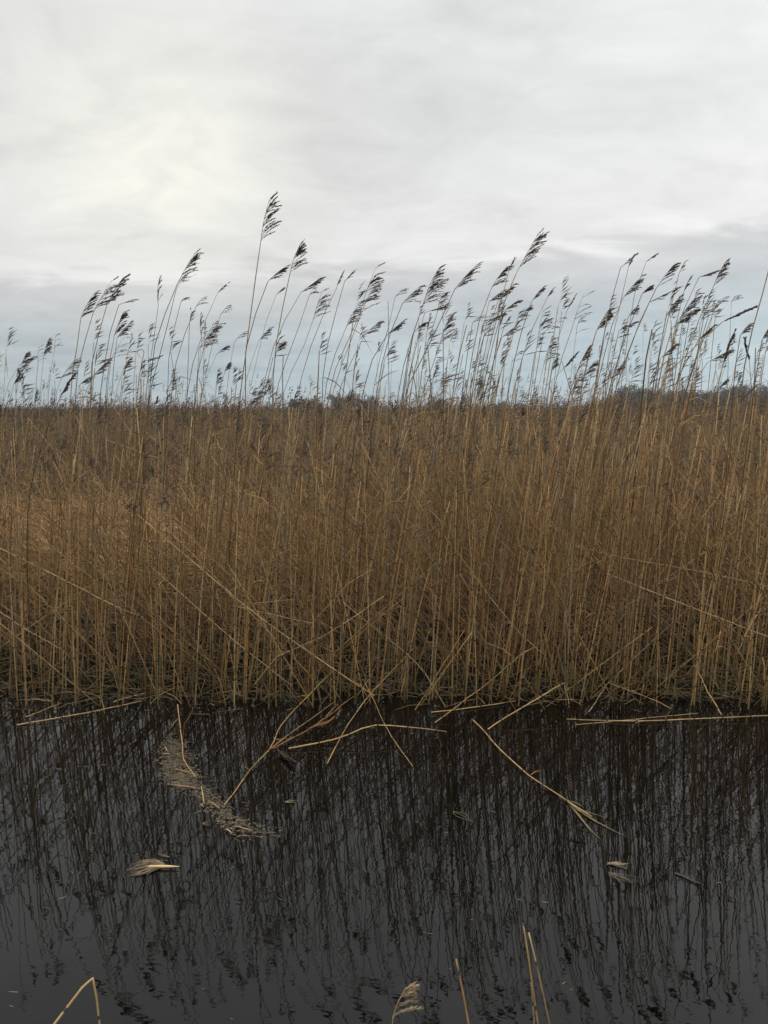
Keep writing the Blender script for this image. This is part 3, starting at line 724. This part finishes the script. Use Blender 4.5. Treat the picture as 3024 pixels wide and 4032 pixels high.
# ------------------------------------------------------------------ single stems of the front row, standing in the water's edge
def front_row():
    r = np.random.default_rng(8)
    for k in range(150):
        x = -2.9 + 5.8 * (k + r.uniform(0, .9)) / 150; y = float(edge_y(x)) + r.uniform(-.16, .30)
        H = r.uniform(1.2, 1.8); lean = r.normal(.08, .07); ly = r.normal(-.02, .05)
        foot = np.array([x, y, 0.0])
        p = curve([foot + (0, 0, -.08), foot + (lean * H * .3, ly * H * .4, H * .45), foot + (lean * H * .9, ly * H, H)], 9)
        reed = empty('front_reed', foot)
        tag(reed, 'slender tan stem standing in the front row at the water edge', 'reed', 'front row stems')
        g = Geo(); g.tubes(p[None], (r.uniform(.0032, .0046) * np.linspace(1, .6, 9))[None], base_green(stem_colours(1, r) * 1.08, p[None]), 6, r.uniform(0, 300, 1), cap=True)
        shift(g, foot).build('stem', M_STEM, reed)
        j = int(r.integers(3, 8)); a = p[j]; ln = r.uniform(.06, .2); d = unit(np.array([r.choice([-1, 1]) * r.uniform(.2, .7), r.normal(0, .3), r.uniform(.2, 1)]))
        lf = Geo(); lf.tubes(curve([a, a + d * ln * .5, a + d * ln + (0, 0, -r.uniform(0, .04))], 5), np.array([.002, .0032, .003, .002, .0004]), stem_colours(1, r)[0], 4)
        shift(lf, foot).build('leaf', M_STEM, reed)
front_row()

# ------------------------------------------------------------------ broken and fallen stalks
def stalk(label, pts, rmm=3.4, col=None, lying=None, depth=None, seed=0, cat='reed stalk', straight=False, group='broken stalks at the water edge'):
    """pts: pixels; lying = heights above the water of each point, or depth = distance of each point"""
    r = np.random.default_rng(seed + 5000 + int(pts[0][0]))
    if lying is not None: P = [on_level(*p, z) for p, z in zip(pts, lying)]
    else: P = [at(*p, d) for p, d in zip(pts, depth)]
    P = np.array(P); foot = P[int(np.argmin(P[:, 2]))].copy()
    if straight:                                                    # kinked, not bent: keep the corners
        path = np.concatenate([np.linspace(a, b, 6)[:-1] for a, b in zip(P[:-1], P[1:])] + [P[-1:]])
    else: path = curve(P, 12)
    wob = np.cumsum(r.normal(0, .0028, path.shape), axis=0); wob -= np.linspace(0, 1, len(path))[:, None] * wob[-1]; path = path + wob * (1, .6, .5)
    c = (STRAW * r.uniform(.9, 1.2) if col is None else np.asarray(col))
    t = empty('broken_stalk', foot); tag(t, label, cat, group)
    g = Geo(); g.tubes(path[None], (rmm * 1e-3 * np.linspace(1, .72, len(path)))[None], c[None], 6, r.uniform(0, 300, 1), cap=True)
    shift(g, foot).build('stem', M_STEM, t)
    for _ in range(int(r.integers(0, 3))):                          # torn sheath peeling at a joint
        a = path[int(r.integers(1, len(path) - 1))]; d = unit(np.array([r.normal(0, 1), r.normal(0, .4), r.normal(.2, .5)])); ln = r.uniform(.03, .09)
        lf = Geo(); lf.tubes(curve([a, a + d * ln * .5 + (0, 0, .004), a + d * ln + (0, 0, -.01)], 5), np.array([.002, .0026, .0022, .0014, .0003]), c * r.uniform(.6, 1), 4)
        shift(lf, foot).build('sheath', M_STEM, t)
    return t, foot, path
def add_leaf(t, foot, pix, z, w=.004, col=TAN, name='leaf'):
    P = curve([on_level(*p, zz) for p, zz in zip(pix, z)], 8)
    g = Geo(); g.tubes(P, w * np.array([.4, .8, 1, 1, .9, .7, .45, .1]), col, 4); shift(g, foot).build(name, M_STEM, t)
S = stalk
S('long straw stalk lying on the water at the far left edge', [(68,2855),(300,2812),(560,2760)], 3.6, lying=[.005,.02,.03])
S('short stalk lying just above the long straw stalk at left', [(100,2823),(246,2764)], 2.6, lying=[.004,.03])
S('thin horizontal straw at the foot of the leftmost reeds', [(96,2757),(200,2757)], 2.4, lying=[.01,.01])
S('thin straw rising to the right off the end of the long left stalk', [(447,2764),(574,2728)], 2.6, lying=[.01,.03])
t, f, p = S('curved stalk sticking up out of the floating litter raft', [(697,2773),(715,2900),(729,2992),(775,3065)], 3.6, lying=[.10,.05,.02,.002])
S('dark thin twig beside the curved stalk of the litter raft', [(779,2764),(735,2860),(715,2930)], 2.4, BROWN, lying=[.02,.015,.004])
t, f, p = S('long stalk running from open water up through the central heap', [(880,3170),(1048,2965),(1322,2760)], 3.2, TAN, lying=[.002,.02,.06])
S('kinked stalk rising from the central heap towards upper right', [(1062,2946),(1135,2823),(1312,2641)], 3.2, lying=[.01,.06,.16])
t, f, p = S('reddish stalk with torn sheath in the central heap', [(1062,2951),(1230,2864),(1394,2741)], 3.2, OCHRE, lying=[.012,.04,.08])
for q in ([(1230,2864),(1275,2830),(1330,2770)], [(1240,2862),(1290,2845),(1350,2790)], [(1210,2872),(1262,2850),(1300,2835)]):
    add_leaf(t, f, q, (.04, .07, .09), .005, OCHRE * .8)
S('arched stalk reaching right from the central heap over the water', [(1140,2946),(1312,2914),(1458,2862),(1560,2862),(1758,2881)], 3.8, STRAW * 1.15, lying=[.01,.03,.07,.06,.004])
S('long thin stalk crossing the arched stalk steeply', [(1290,3005),(1394,2819),(1512,2673),(1631,2548)], 2.8, lying=[.003,.08,.16,.24])
S('thin stem dipping into the water right of the steep crossing stalk', [(1440,2689),(1512,2846),(1626,3019)], 2.4, lying=[.16,.06,.002])
t, f, p = S('long stalk fallen across the bed from the water to upper left with dark seed head', [(1470,2740),(1303,2630),(957,2384),(784,2238),(540,2025)], 3.8, STRAW * 1.1, depth=[4.5,4.5,4.55,4.65,4.8])
ra, br = plume_geometry(p[-1], p[-1] + np.array([-.10, 0, .05]), 'loose', np.random.default_rng(2), PL_DARK, wind=(.4, 0, .2))
shift(merged([ra] + br), f).build('plume', M_PLUME, t)
t, f, p = S('long stalk afloat on the right with a frayed leafy end', [(1863,2832),(1913,2878),(1968,2946),(2068,3042),(2232,3156),(2330,3215)], 3.6, STRAW * 1.05, lying=[.012,.012,.012,.012,.008,.004])
for q in ([(2232,3156),(2350,3235),(2469,3297)], [(2230,3156),(2290,3190),(2390,3220)], [(2250,3170),(2320,3260),(2370,3310)], [(2240,3165),(2300,3240),(2340,3290)], [(2215,3150),(2265,3160),(2300,3180)], [(2260,3180),(2330,3225),(2420,3275)]):
    add_leaf(t, f, q, (.004, .006, .001), .0022, np.array([.26, .23, .13]))
S('stalk folded to a sharp peak at the water edge, right of centre', [(1918,2873),(2114,2750),(2223,2687),(2241,2787)], 3.6, STRAW * 1.2, lying=[.003,.09,.14,.003], straight=True)
S('straight stalk leaning from the water up right behind the folded one', [(1708,2846),(1904,2705),(2027,2600),(2151,2512)], 3.0, lying=[.004,.12,.22,.30])
S('straw lying flat on the water left of the folded stalk', [(1699,2805),(1867,2782),(2031,2760)], 3.0, lying=[.006,.012,.01])
S('long horizontal stalk floating along the right edge of the ditch', [(2232,2832),(2515,2839),(2788,2828),(3060,2817)], 3.6, STRAW * 1.15, lying=[.004,.01,.014,.02])
S('second thinner straw just under the long horizontal right stalk', [(2270,2852),(2500,2832),(2750,2808)], 2.2, lying=[.002,.004,.006])
S('short stalk sloping down right to the floating right stalk', [(2392,2687),(2560,2750),(2640,2790)], 2.8, lying=[.12,.05,.01])
S('short stub leaning right just left of the sloping short stalk', [(2314,2805),(2387,2696)], 3.2, lying=[.003,.12])
S('stout pale stalk leaning left into the water near the right edge', [(2843,2814),(2733,2618)], 4.0, STRAW * 1.1, lying=[.003,.22])
S('stalk leaning left into the water behind the arched stalk end', [(1758,2790),(1630,2600),(1350,2370)], 2.8, depth=[4.55,4.55,4.6])
S('stalk leaning right crossing behind the left-leaning central stalk', [(1621,2814),(1758,2600),(1830,2480)], 2.8, depth=[4.5,4.52,4.6])
S('long pale stalk slanting down to the right edge, lower of the two', [(2387,2256),(2733,2393),(3100,2535)], 3.4, STRAW * 1.1, depth=[4.65,4.55,4.5])
S('long pale stalk slanting down to the right edge, upper of the two', [(2223,2138),(2423,2192),(2815,2265),(3100,2325)], 3.0, STRAW * 1.05, depth=[4.9,4.8,4.7,4.65])
S('bright broken stub hanging before the stems at the right edge', [(2998,2393),(2950,2480),(2902,2575)], 4.2, STRAW * 1.3, depth=[4.58,4.6,4.62])
S('second bright broken piece above the hanging stub at right', [(3007,2306),(2947,2475)], 3.6, STRAW * 1.2, depth=[4.62,4.6])
S('tiny bright stub left of the hanging stubs at right', [(2838,2484),(2815,2566)], 3.4, STRAW * 1.2, depth=[4.5,4.5])
S('short thick pale stub low at the right edge', [(3002,2584),(3016,2721)], 4.4, STRAW * 1.2, depth=[4.62,4.6])
S('thin straight stalk slanting from upper left to lower right, right of centre', [(1740,2101),(2022,2457),(2150,2584)], 2.8, depth=[4.9,4.65,4.6])
S('thin stalk leaning right low in the centre of the bed', [(1512,2238),(1731,2060)], 2.6, TAN, depth=[4.8,4.8])
S('bright stalk slanting down from the left edge of the bed', [(-60,2130),(219,2265),(456,2388),(565,2430)], 3.4, STRAW * 1.1, depth=[4.75,4.7,4.65,4.65])
S('stalk slanting down from the left edge, below the bright one', [(-40,2385),(100,2475),(250,2560)], 3.0, depth=[4.6,4.6,4.6])
S('slanting stalk left of centre ending among the front stems', [(583,2220),(875,2484),(1150,2700)], 3.0, depth=[4.8,4.65,4.6])
S('thin slanting stalk high in the left of the bed', [(415,1732),(729,1846),(1000,1990)], 2.6, TAN, depth=[5.6,5.4,5.3])
S('flat elbow-shaped stalk in the middle of the bed', [(920,2384),(1230,2452),(1376,2293),(1467,2243)], 2.4, depth=[4.6,4.55,4.55,4.6], straight=True)
S('zigzag stalk climbing right out of the front stems at centre', [(1003,2694),(1094,2584),(1276,2511),(1512,2347)], 2.8, STRAW * 1.1, depth=[4.5,4.45,4.45,4.5], straight=True)
S('short flat straw caught above the elbow-shaped stalk', [(1003,2375),(1162,2361)], 2.4, depth=[4.55,4.55])

# seed head trailing from the central heap
def heap_plume():
    b, t_ = on_level(1090, 2950, .02), on_level(1150, 2990, .03)
    t = empty('seed_head', b); tag(t, 'pale frayed seed head lying on the central stalk heap', 'seed head')
    ra, br = plume_geometry(b, t_, 'loose', np.random.default_rng(5), PL_TAN * 1.1, wind=(.8, -.5, -.15))
    shift(ra, b).build('rachis', M_PLUME, t)
    for x in br: shift(x, b).build('branch', M_PLUME, t)
heap_plume()

# ------------------------------------------------------------------ afloat: litter raft, feathery tufts, flecks
def inside(poly, x, y):
    c = np.zeros(len(x), bool); n = len(poly)
    for i in range(n):
        (x1, y1), (x2, y2) = poly[i], poly[(i + 1) % n]
        hit = ((y1 > y) != (y2 > y)) & (x < (x2 - x1) * (y - y1) / (y2 - y1 + 1e-12) + x1); c ^= hit
    return c
def litter_raft():
    r = np.random.default_rng(9)
    z5 = [(712,342),(760,334),(785,380),(800,440),(850,515),(905,585),(1000,672),(1060,712),(1140,735),(1215,744),(1130,752),(1010,757),(960,738),(985,695),(900,640),(850,600),(820,562),(740,542),(690,480),(705,420)]
    poly = [tuple(on_level(a * .9114, 2600 + b * .9114)[:2]) for a, b in z5]
    P = np.array(poly); o = np.array([P[:, 0].mean(), P[:, 1].mean(), 0.0])
    t = empty('litter_raft', o); tag(t, 'brown drifting raft of fine plant litter, left of the central heap', 'litter raft')
    lo, hi = P.min(0), P.max(0)
    n = 15000; x = r.uniform(lo[0] - .06, hi[0] + .06, n); y = r.uniform(lo[1] - .06, hi[1] + .06, n)
    j1, j2 = x + r.normal(0, .022, n), y + r.normal(0, .03, n)                 # ragged rim, thin places
    cx, cy = r.uniform(lo[0], hi[0], 60), r.uniform(lo[1], hi[1], 60); patch = np.clip(sum(np.exp(-((x - a) ** 2 + (y - b) ** 2) / r.uniform(.02, .06) ** 2) for a, b in zip(cx, cy)), 0, 1)
    k = inside(poly, j1, j2) & (r.uniform(0, 1, n) < .5 + .45 * patch); x, y = x[k], y[k]; n = len(x)
    a = r.normal(-.75, .8, n); ln = r.uniform(.008, .045, n); D = np.stack([np.cos(a), np.sin(a), r.normal(0, .08, n)], -1)
    A = np.stack([x, y, r.uniform(.0005, .006, n)], -1)
    pal = np.array([[.26, .205, .14], [.18, .14, .10], [.13, .105, .075], [.33, .26, .17], [.22, .18, .13]])
    g = Geo(); g.tubes(np.stack([A, A + D * (ln * .5)[:, None], A + D * ln[:, None]], 1), np.stack([np.full(n, .0009), np.full(n, .0010), np.full(n, .0004)], 1), pal[r.integers(0, 5, n)] * r.uniform(.7, 1.2, (n, 1)), 3)
    shift(g, o); ob = g.build('fine_litter', M_LITTER, t); ob['kind'] = 'stuff'
    # sodden felt under the litter
    m = 1100; i = r.integers(0, n, m); gg = Geo()
    for k in i:
        c = np.array([x[k], y[k], .0008]); q = np.arange(6) * pi / 3; rr = r.uniform(.003, .008, 6)
        top = np.stack([c[0] + np.cos(q) * rr, c[1] + np.sin(q) * rr * .8, np.full(6, r.uniform(.0006, .0022))], -1); low = top.copy(); low[:, 2] = -.002
        gg.add(np.concatenate([top, low]), [(0, 1, 2, 3), (0, 3, 4, 5)] + [(j, j + 6, (j + 1) % 6 + 6, (j + 1) % 6) for j in range(6)], None, pal[r.integers(0, 3)] * r.uniform(.6, 1))
    shift(gg, o); gg.build('sodden_felt', M_LITTER, t, smooth=False)['kind'] = 'stuff'
    for a_, b_ in (((740,538),(845,552)), ((712,372),(722,392)), ((700,405),(735,403)), ((870,545),(882,620)), ((905,610),(950,640)), ((765,405),(770,412)), ((975,728),(1000,745)), ((760,470),(830,490)), ((870,625),(880,632)), ((1010,715),(1090,738))):
        pa, pb_ = on_level(a_[0] * .9114, 2600 + a_[1] * .9114, .006), on_level(b_[0] * .9114, 2600 + b_[1] * .9114, .009)
        s = Geo(); s.tubes(curve([pa, (pa + pb_) / 2 + (0, 0, .003), pb_], 4), np.array([.0016, .0024, .0022, .0012]), STRAW * r.uniform(.9, 1.4), 4)
        shift(s, o).build('straw', M_LITTER, t)
litter_raft()
def tuft(label, root, tips, n, col, seed, spread=12, wid=.0009, blade=None, name='floating_plume', cat='floating plume'):
    r = np.random.default_rng(seed); o = on_level(*root); t = empty(name, o); tag(t, label, cat)
    g = Geo()
    for k in range(n):
        tx, ty = tips[int(r.integers(0, len(tips)))]; e = on_level(tx + r.normal(0, spread), ty + r.normal(0, spread * .6), .003); b = on_level(root[0] + r.normal(0, spread * .5), root[1] + r.normal(0, spread * .4), .004)
        sp = .10 * np.linalg.norm(e - b); mid = (b + e) / 2 + (r.normal(0, sp), r.normal(0, sp), r.uniform(0, .006))
        g.tubes(curve([b, mid, e], 6), wid * np.array([.8, 1, 1, .9, .7, .3]), col * r.uniform(.6, 1.35), 3)
    shift(g, o).build('hairs', M_LITTER, t)['kind'] = 'stuff'
    if blade:
        P = curve([on_level(*q, .010) for q in blade], 8); s = Geo()
        s.tubes(P, 0.0062 * np.array([.35, .75, .9, .95, .9, .75, .5, .08]), STRAW * 1.5, 4); shift(s, o).build('blade', M_LITTER, t)
tuft('pale curled tuft afloat at lower left with a bright tan blade', (640,3402), [(520,3445),(508,3430),(560,3390),(530,3410),(545,3448),(600,3388)], 60, np.array([.27, .21, .14]), 1, 12, .0011, [(580,3412),(640,3412),(708,3412)])
tuft('small straw-coloured frayed tuft afloat at lower right', (2395,3400), [(2475,3408),(2478,3400),(2465,3418),(2440,3395)], 16, np.array([.36, .28, .18]), 2, 6)
tuft('greyish sunken tuft afloat below the small right tuft', (2400,3440), [(2490,3475),(2440,3482),(2500,3470),(2430,3470)], 18, np.array([.17, .15, .12]), 3, 9)
tuft('small straw scrap afloat between litter raft and central heap', (1122,3160), [(1170,3150),(1160,3155)], 5, np.array([.36, .30, .18]), 4, 4)
tuft('small straw scrap afloat beside the tail of the litter raft', (800,3245), [(822,3252),(812,3240)], 6, np.array([.34, .28, .16]), 5, 4)
tuft('thin dark twig with frayed bark afloat near the right edge', (2660,3438), [(2810,3505),(2760,3480),(2740,3475)], 7, np.array([.10, .085, .07]), 6, 5, .0014, name='floating_twig', cat='twig')
tuft('pale thin curved straw afloat above the curled tuft', (622,3362), [(668,3374)], 4, np.array([.3, .26, .2]), 7, 2)
tuft('greenish leaf scrap afloat in the open water right of centre', (1785,3196), [(1860,3236)], 3, np.array([.2, .18, .1]), 8, 3, .0014)
def flecks():
    r = np.random.default_rng(14); g = Geo()
    n = 420; x = r.uniform(-2.2, 2.2, n); y = r.uniform(1.9, 4.7, n) ** 1.0; a = r.normal(0, .7, n); ln = r.gamma(2, .006, n) + .003
    w = np.exp(-((x + 1.3) / .9) ** 2 - ((y - 3.4) / .7) ** 2) + .25; k = r.uniform(0, 1, n) < w; x, y, a, ln = x[k], y[k], a[k], ln[k]; n = len(x)
    A = np.stack([x, y, np.full(n, .001)], -1); D = np.stack([np.cos(a), np.sin(a), np.zeros(n)], -1)
    g.tubes(np.stack([A, A + D * ln[:, None]], 1), np.full((n, 2), .0011), np.array([[.30, .26, .2]]) * r.uniform(.4, 1.2, (n, 1)), 3)
    tag(g.build('floating_flecks', M_LITTER), 'tiny pale plant flecks drifting on the dark water', 'flecks', None, 'stuff')
flecks()

# ------------------------------------------------------------------ growing from the near bank, at the bottom edge
def near_reeds():
    def near(label, pts, depths, rmm, col, straight=False, foot_drop=None):
        P = [at(*p, d) for p, d in zip(pts, depths)]
        r = np.random.default_rng(int(pts[0][0]))
        path = curve(P, 14) if not straight else np.concatenate([np.linspace(a, b, 8)[:-1] for a, b in zip(P[:-1], P[1:])] + [P[-1][None]])
        foot = P[0].copy(); t = empty('near_stalk', foot); tag(t, label, 'reed stalk', 'stalks at the bottom edge')
        g = Geo(); g.tubes(path[None], (rmm * 1e-3 * np.linspace(1, .75, len(path)))[None], np.asarray(col)[None], 8, r.uniform(0, 300, 1), cap=True)
        shift(g, foot).build('stem', M_STEM, t); return t, foot, path
    near('folded pale stalk with a sharp bend at the lower left corner', [(40,4262),(214,4032),(324,3888),(365,3852),(380,3930),(392,4032),(410,4200)], [1.45,1.5,1.54,1.55,1.55,1.55,1.55], 2.6, STRAW * 1.1, True)
    t, f, p = near('thin stem with small golden plume at the bottom edge', [(1520,4260),(1532,4120),(1548,4010),(1560,3960)], [1.5,1.5,1.5,1.5], 1.0, STRAW)
    ra, br = plume_geometry(at(1548,4010,1.5), at(1600,3886,1.5), 'near', np.random.default_rng(4), np.array([.66, .53, .36]), wind=(1, 0, -.12))
    po = shift(ra, f).build('plume', M_PLUME, t)
    for b in br: shift(b, f).build('branch', M_PLUME, po)
    near('single snapped brown stub at the bottom edge, right of the golden plume', [(1885,4250),(1845,4032),(1826,3925),(1796,3777)], [1.5,1.52,1.53,1.55], 2.2, OCHRE * 1.05)
    near('tallest of the three stubs close together at the bottom edge', [(2150,4250),(2118,4032),(2082,3779),(2059,3633)], [1.5,1.52,1.55,1.58], 2.2, TAN * 1.15)
    near('rightmost of the three stubs close together at the bottom edge', [(2215,4250),(2164,4032),(2120,3830),(2082,3672)], [1.48,1.5,1.52,1.54], 2.0, STRAW * 1.05)
    near('shortest stub between the two longer ones at the bottom edge', [(2125,4250),(2104,4032),(2091,3870)], [1.5,1.51,1.52], 2.0, GREY * 1.2)
near_reeds()

# ------------------------------------------------------------------ damp air between here and the far wood
def haze():
    g = Geo(); x0, x1, y0, y1, z0, z1 = -3200, 3200, -400, 4200, -1.6, 13.5
    v = [(x, y, z) for z in (z0, z1) for y in (y0, y1) for x in (x0, x1)]
    g.add(v, [(0, 2, 3, 1), (4, 5, 7, 6), (0, 1, 5, 4), (2, 6, 7, 3), (0, 4, 6, 2), (1, 3, 7, 5)])
    m = bpy.data.materials.new('haze'); m.use_nodes = True; nt = m.node_tree; nt.nodes.clear()
    o = nt.nodes.new('ShaderNodeOutputMaterial'); p = nt.nodes.new('ShaderNodeVolumePrincipled')
    p.inputs['Color'].default_value = (.86, .93, 1, 1); p.inputs['Density'].default_value = .0007; p.inputs['Anisotropy'].default_value = .2
    nt.links.new(p.outputs[0], o.inputs['Volume'])
    tag(g.build('haze', m, smooth=False), 'thin damp air greying the far wood', None, None, 'stuff')
haze()
